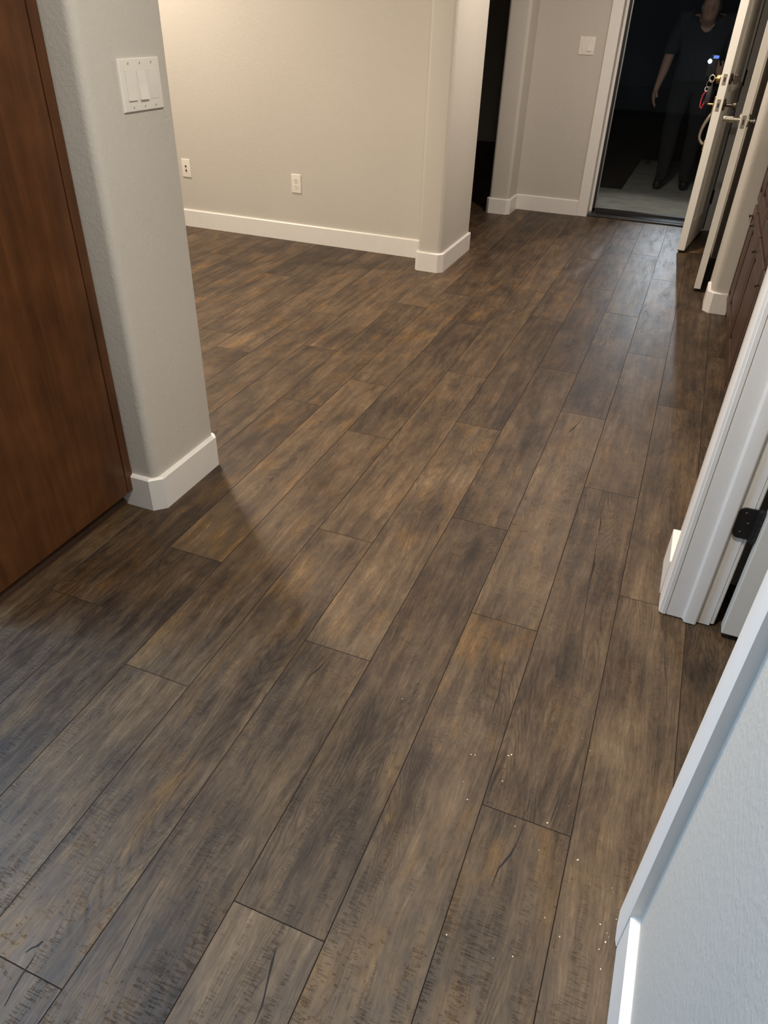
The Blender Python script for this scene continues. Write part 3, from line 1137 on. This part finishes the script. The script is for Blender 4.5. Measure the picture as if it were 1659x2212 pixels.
BX, BY, BZ = 4.42, 44.6, -0.12      # where the feet stand
ch = [[('pel', (0, 0, .93), (.165, .125)), ('abd', (0, .0, 1.08), (.165, .12)), ('che', (0, 0, 1.25), (.185, .125)), ('nck', (0, -.035, 1.335), (.085, .075)),
       ('nc2', (0, -.085, 1.365), (.056, .058)), ('hd0', (0, -.145, 1.385), (.068, .080)), ('hd1', (0, -.155, 1.46), (.078, .095)), ('hd2', (0, -.140, 1.525), (.062, .074))]]
for s in (-1, 1):
    t = 'L' if s > 0 else 'R'
    fx_, fy_ = (-.07, .02) if s < 0 else (.075, .09)
    hipx = .095 * s
    ch.append([('pel', (0, 0, .93), (.165, .125)), (t + 'hip', (hipx, 0, .86), (.092, .098)), (t + 'kne', (hipx * .55 + fx_ * .5 + .02 * s, -.01 + fy_ * .4, .49), (.062, .064)),
               (t + 'clf', (fx_ * .9 + .035 * s, fy_ * .7 + .012, .34), (.056, .06)), (t + 'ank', (fx_ + .03 * s, fy_ + .02, .085), (.038, .042)),
               (t + 'toe', (fx_ + .05 * s, fy_ - .15, .032), (.044, .030))])
# right arm (left in the photo) hangs a little away from the body
ch.append([('che', (0, 0, 1.25), (.185, .125)), ('Rsh', (-.195, .0, 1.345), (.068, .068)), ('Rel', (-.262, .02, 1.075), (.046, .046)), ('Rfo', (-.275, -.005, .98), (.043, .043)), ('Rwr', (-.305, -.045, .835), .026)])
hand(ch, 'Rwr', (-.305, -.045, .835), (-.10, -.15, -1), (.85, .3, 0), (.2, -.95, .1), .30)
# left arm bent, phone before the chest
ch.append([('che', (0, 0, 1.25), (.185, .125)), ('Lsh', (.195, .0, 1.345), (.068, .068)), ('Lel', (.275, -.02, 1.05), (.046, .046)), ('Lfo', (.240, -.12, 1.01), (.042, .042)), ('Lwr', (.185, -.235, .975), .026)])
hand(ch, 'Lwr', (.185, -.235, .975), (-.55, -.10, .82), (0, -1, 0), (.8, -.1, .5), .12)
body = skin_mesh(ch)
# face: nose, chin, ears pushed out of the head
for v in body.vertices:
    p = v.co
    if p.z > 1.32 and p.y < -.17:
        p.y -= .028 * math.exp(-((p.x / .014) ** 2 + ((p.z - 1.425) / .02) ** 2)) + .012 * math.exp(-((p.x / .028) ** 2 + ((p.z - 1.355) / .018) ** 2))
        p.y += .010 * math.exp(-(((abs(p.x) - .03) / .013) ** 2 + ((p.z - 1.452) / .011) ** 2))
    if p.z > 1.34 and abs(p.x) > .04:
        p.x += math.copysign(.014, p.x) * math.exp(-(((p.y + .14) / .016) ** 2 + ((p.z - 1.44) / .022) ** 2))
body.materials.clear()
body.materials.append(M['skin'])
reflected_person = bpy.data.objects.new('reflected_person', body)
COL.objects.link(reflected_person)
reflected_person.location = (BX * W, BY * W, BZ * W)
reflected_person.scale = (1.07, 1.07, 1.055)
tag(reflected_person, 'reflection of the camera operator in dark shirt and trousers with a lit phone, modelled as a figure beyond the glass', 'reflected_person')


def garment(name, test, off, mat, biggest=False):
    src = reflected_person.data
    bm = bmesh.new()
    bm.from_mesh(src)
    bmesh.ops.subdivide_edges(bm, edges=bm.edges[:], cuts=2, use_grid_fill=True)
    bm.normal_update()
    kill = [f for f in bm.faces if not test(f.calc_center_median())]
    bmesh.ops.delete(bm, geom=kill, context='FACES')
    if biggest:
        left, groups = set(bm.faces), []
        while left:
            st = [left.pop()]
            g = list(st)
            while st:
                for e in st.pop().edges:
                    for f in e.link_faces:
                        if f in left:
                            left.discard(f)
                            st.append(f)
                            g.append(f)
            groups.append(g)
        groups.sort(key=len)
        bmesh.ops.delete(bm, geom=[f for g in groups[:-1] for f in g], context='FACES')
        bmesh.ops.delete(bm, geom=[v for v in bm.verts if not v.link_faces], context='VERTS')
    bm.normal_update()
    for v in bm.verts:
        v.co += v.normal * off
    me = bpy.data.meshes.new(name)
    bm.to_mesh(me)
    bm.free()
    me.materials.append(mat)
    for p in me.polygons:
        p.use_smooth = True
    o = bpy.data.objects.new(name, me)
    COL.objects.link(o)
    o.parent = reflected_person
    sm = o.modifiers.new('thickness', 'SOLIDIFY')
    sm.thickness = off * .6
    sm.offset = -1
    return o


def is_shirt(c):
    if (c.z > 1.37 and abs(c.x) < .12) or (c.y < -.02 and (c.x / .070) ** 2 + ((c.z - 1.40) / .135) ** 2 < 1) or (c.y < -.135 and c.z > 1.30):
        return False
    if c.y < -.15:
        return False
    if abs(c.x) > .20:
        return c.z > 1.10
    if c.x > .1 and c.y < -.13:
        return False
    return c.z > .90


garment('shirt', is_shirt, .014, M['shirt'], True)
garment('trousers', lambda c: .075 < c.z < .935 and abs(c.x) < .20 + (.0 if c.z < .7 else .0), .011, M['pants'], True)
garment('shoe', lambda c: c.z < .085 and -.22 < c.x < 0, .008, M['shoe'], True)
garment('shoe', lambda c: c.z < .085 and 0 < c.x < .25, .008, M['shoe'], True)
garment('hair', lambda c: c.z > 1.50 or (c.z > 1.40 and c.y > -.13 and abs(c.x) < .085), .012, M['hair'], True)

# phone of the reflected figure, torch on, added solid beyond the glass
px_, py_, pz_ = 4.94, 42.95, 5.80
ph = empty('phone', (px_, py_, pz_))
tag(ph, 'phone with its white torch on, held at chest height by the reflected figure in the glass', 'phone')
bm = NB()
box(bm, px_ - .06, px_ + .34, py_ + .03, py_ + .075, pz_ - .62, pz_ + .20, 0.02)
put('phone_body', bm, M['phone'], ph)
bm = NB()
lathe(bm, (px_, py_ + .03, pz_), (0, -1, 0), [(0, .085), (.012, .082), (.018, .05)], 20)
put('torch', bm, M['flash'], ph, 40)
bm = NB()
box(bm, px_ + .12, px_ + .36, py_ + .02, py_ + .03, pz_ + .12, pz_ + .24)
put('glowing_case_corner', bm, M['blueglow'], ph)
lamp('reflected_torch_light', 'SPOT', (px_, py_ - .1, pz_), 85, (0.84, 0.92, 1.0), aim=(5.3, 30.0, 0.0), spot_size=math.radians(40), spot_blend=0.9, shadow_soft_size=0.02)  # added lamp for torch light the glass throws back onto the entry floor

# ================================================================== CRUMBS ON THE FLOOR
spots = [(6.02, 6.11), (5.9, 6.26), (6.88, 5.36), (6.12, 4.67), (6.49, 4.5), (6.11, 4.66), (6.57, 4.2), (6.43, 4.09), (6.5, 4.03), (6.52, 4.0), (6.5, 3.94),
         (6.45, 3.85), (6.49, 3.68), (6.08, 3.82), (5.73, 4.96), (4.75, 5.5), (5.15, 5.68), (5.12, 5.65), (5.14, 5.28), (5.53, 3.38), (5.7, 3.47), (5.71, 4.61),
         (4.83, 4.89), (5.06, 3.41), (5.91, 3.94), (4.7, 5.49), (5.91, 5.26), (5.41, 4.78), (3.64, 5.96), (4.72, 5.09)]
bm = NB()
cr = random.Random(4)
for x, y in spots:
    s = cr.uniform(.004, .009)
    before = set(bm.verts)
    bmesh.ops.create_icosphere(bm, subdivisions=1, radius=1.0)
    for v in bm.verts:
        if v not in before:
            v.co = Vector((x + v.co.x * s * cr.uniform(.6, 1.5), y + v.co.y * s * cr.uniform(.6, 1.8), .004 + v.co.z * .006))
o = put('sawdust_crumbs', bm, M['crumb'])
tag(o, 'pale sawdust crumbs scattered on the floor at lower right', 'debris')
o['kind'] = 'stuff'
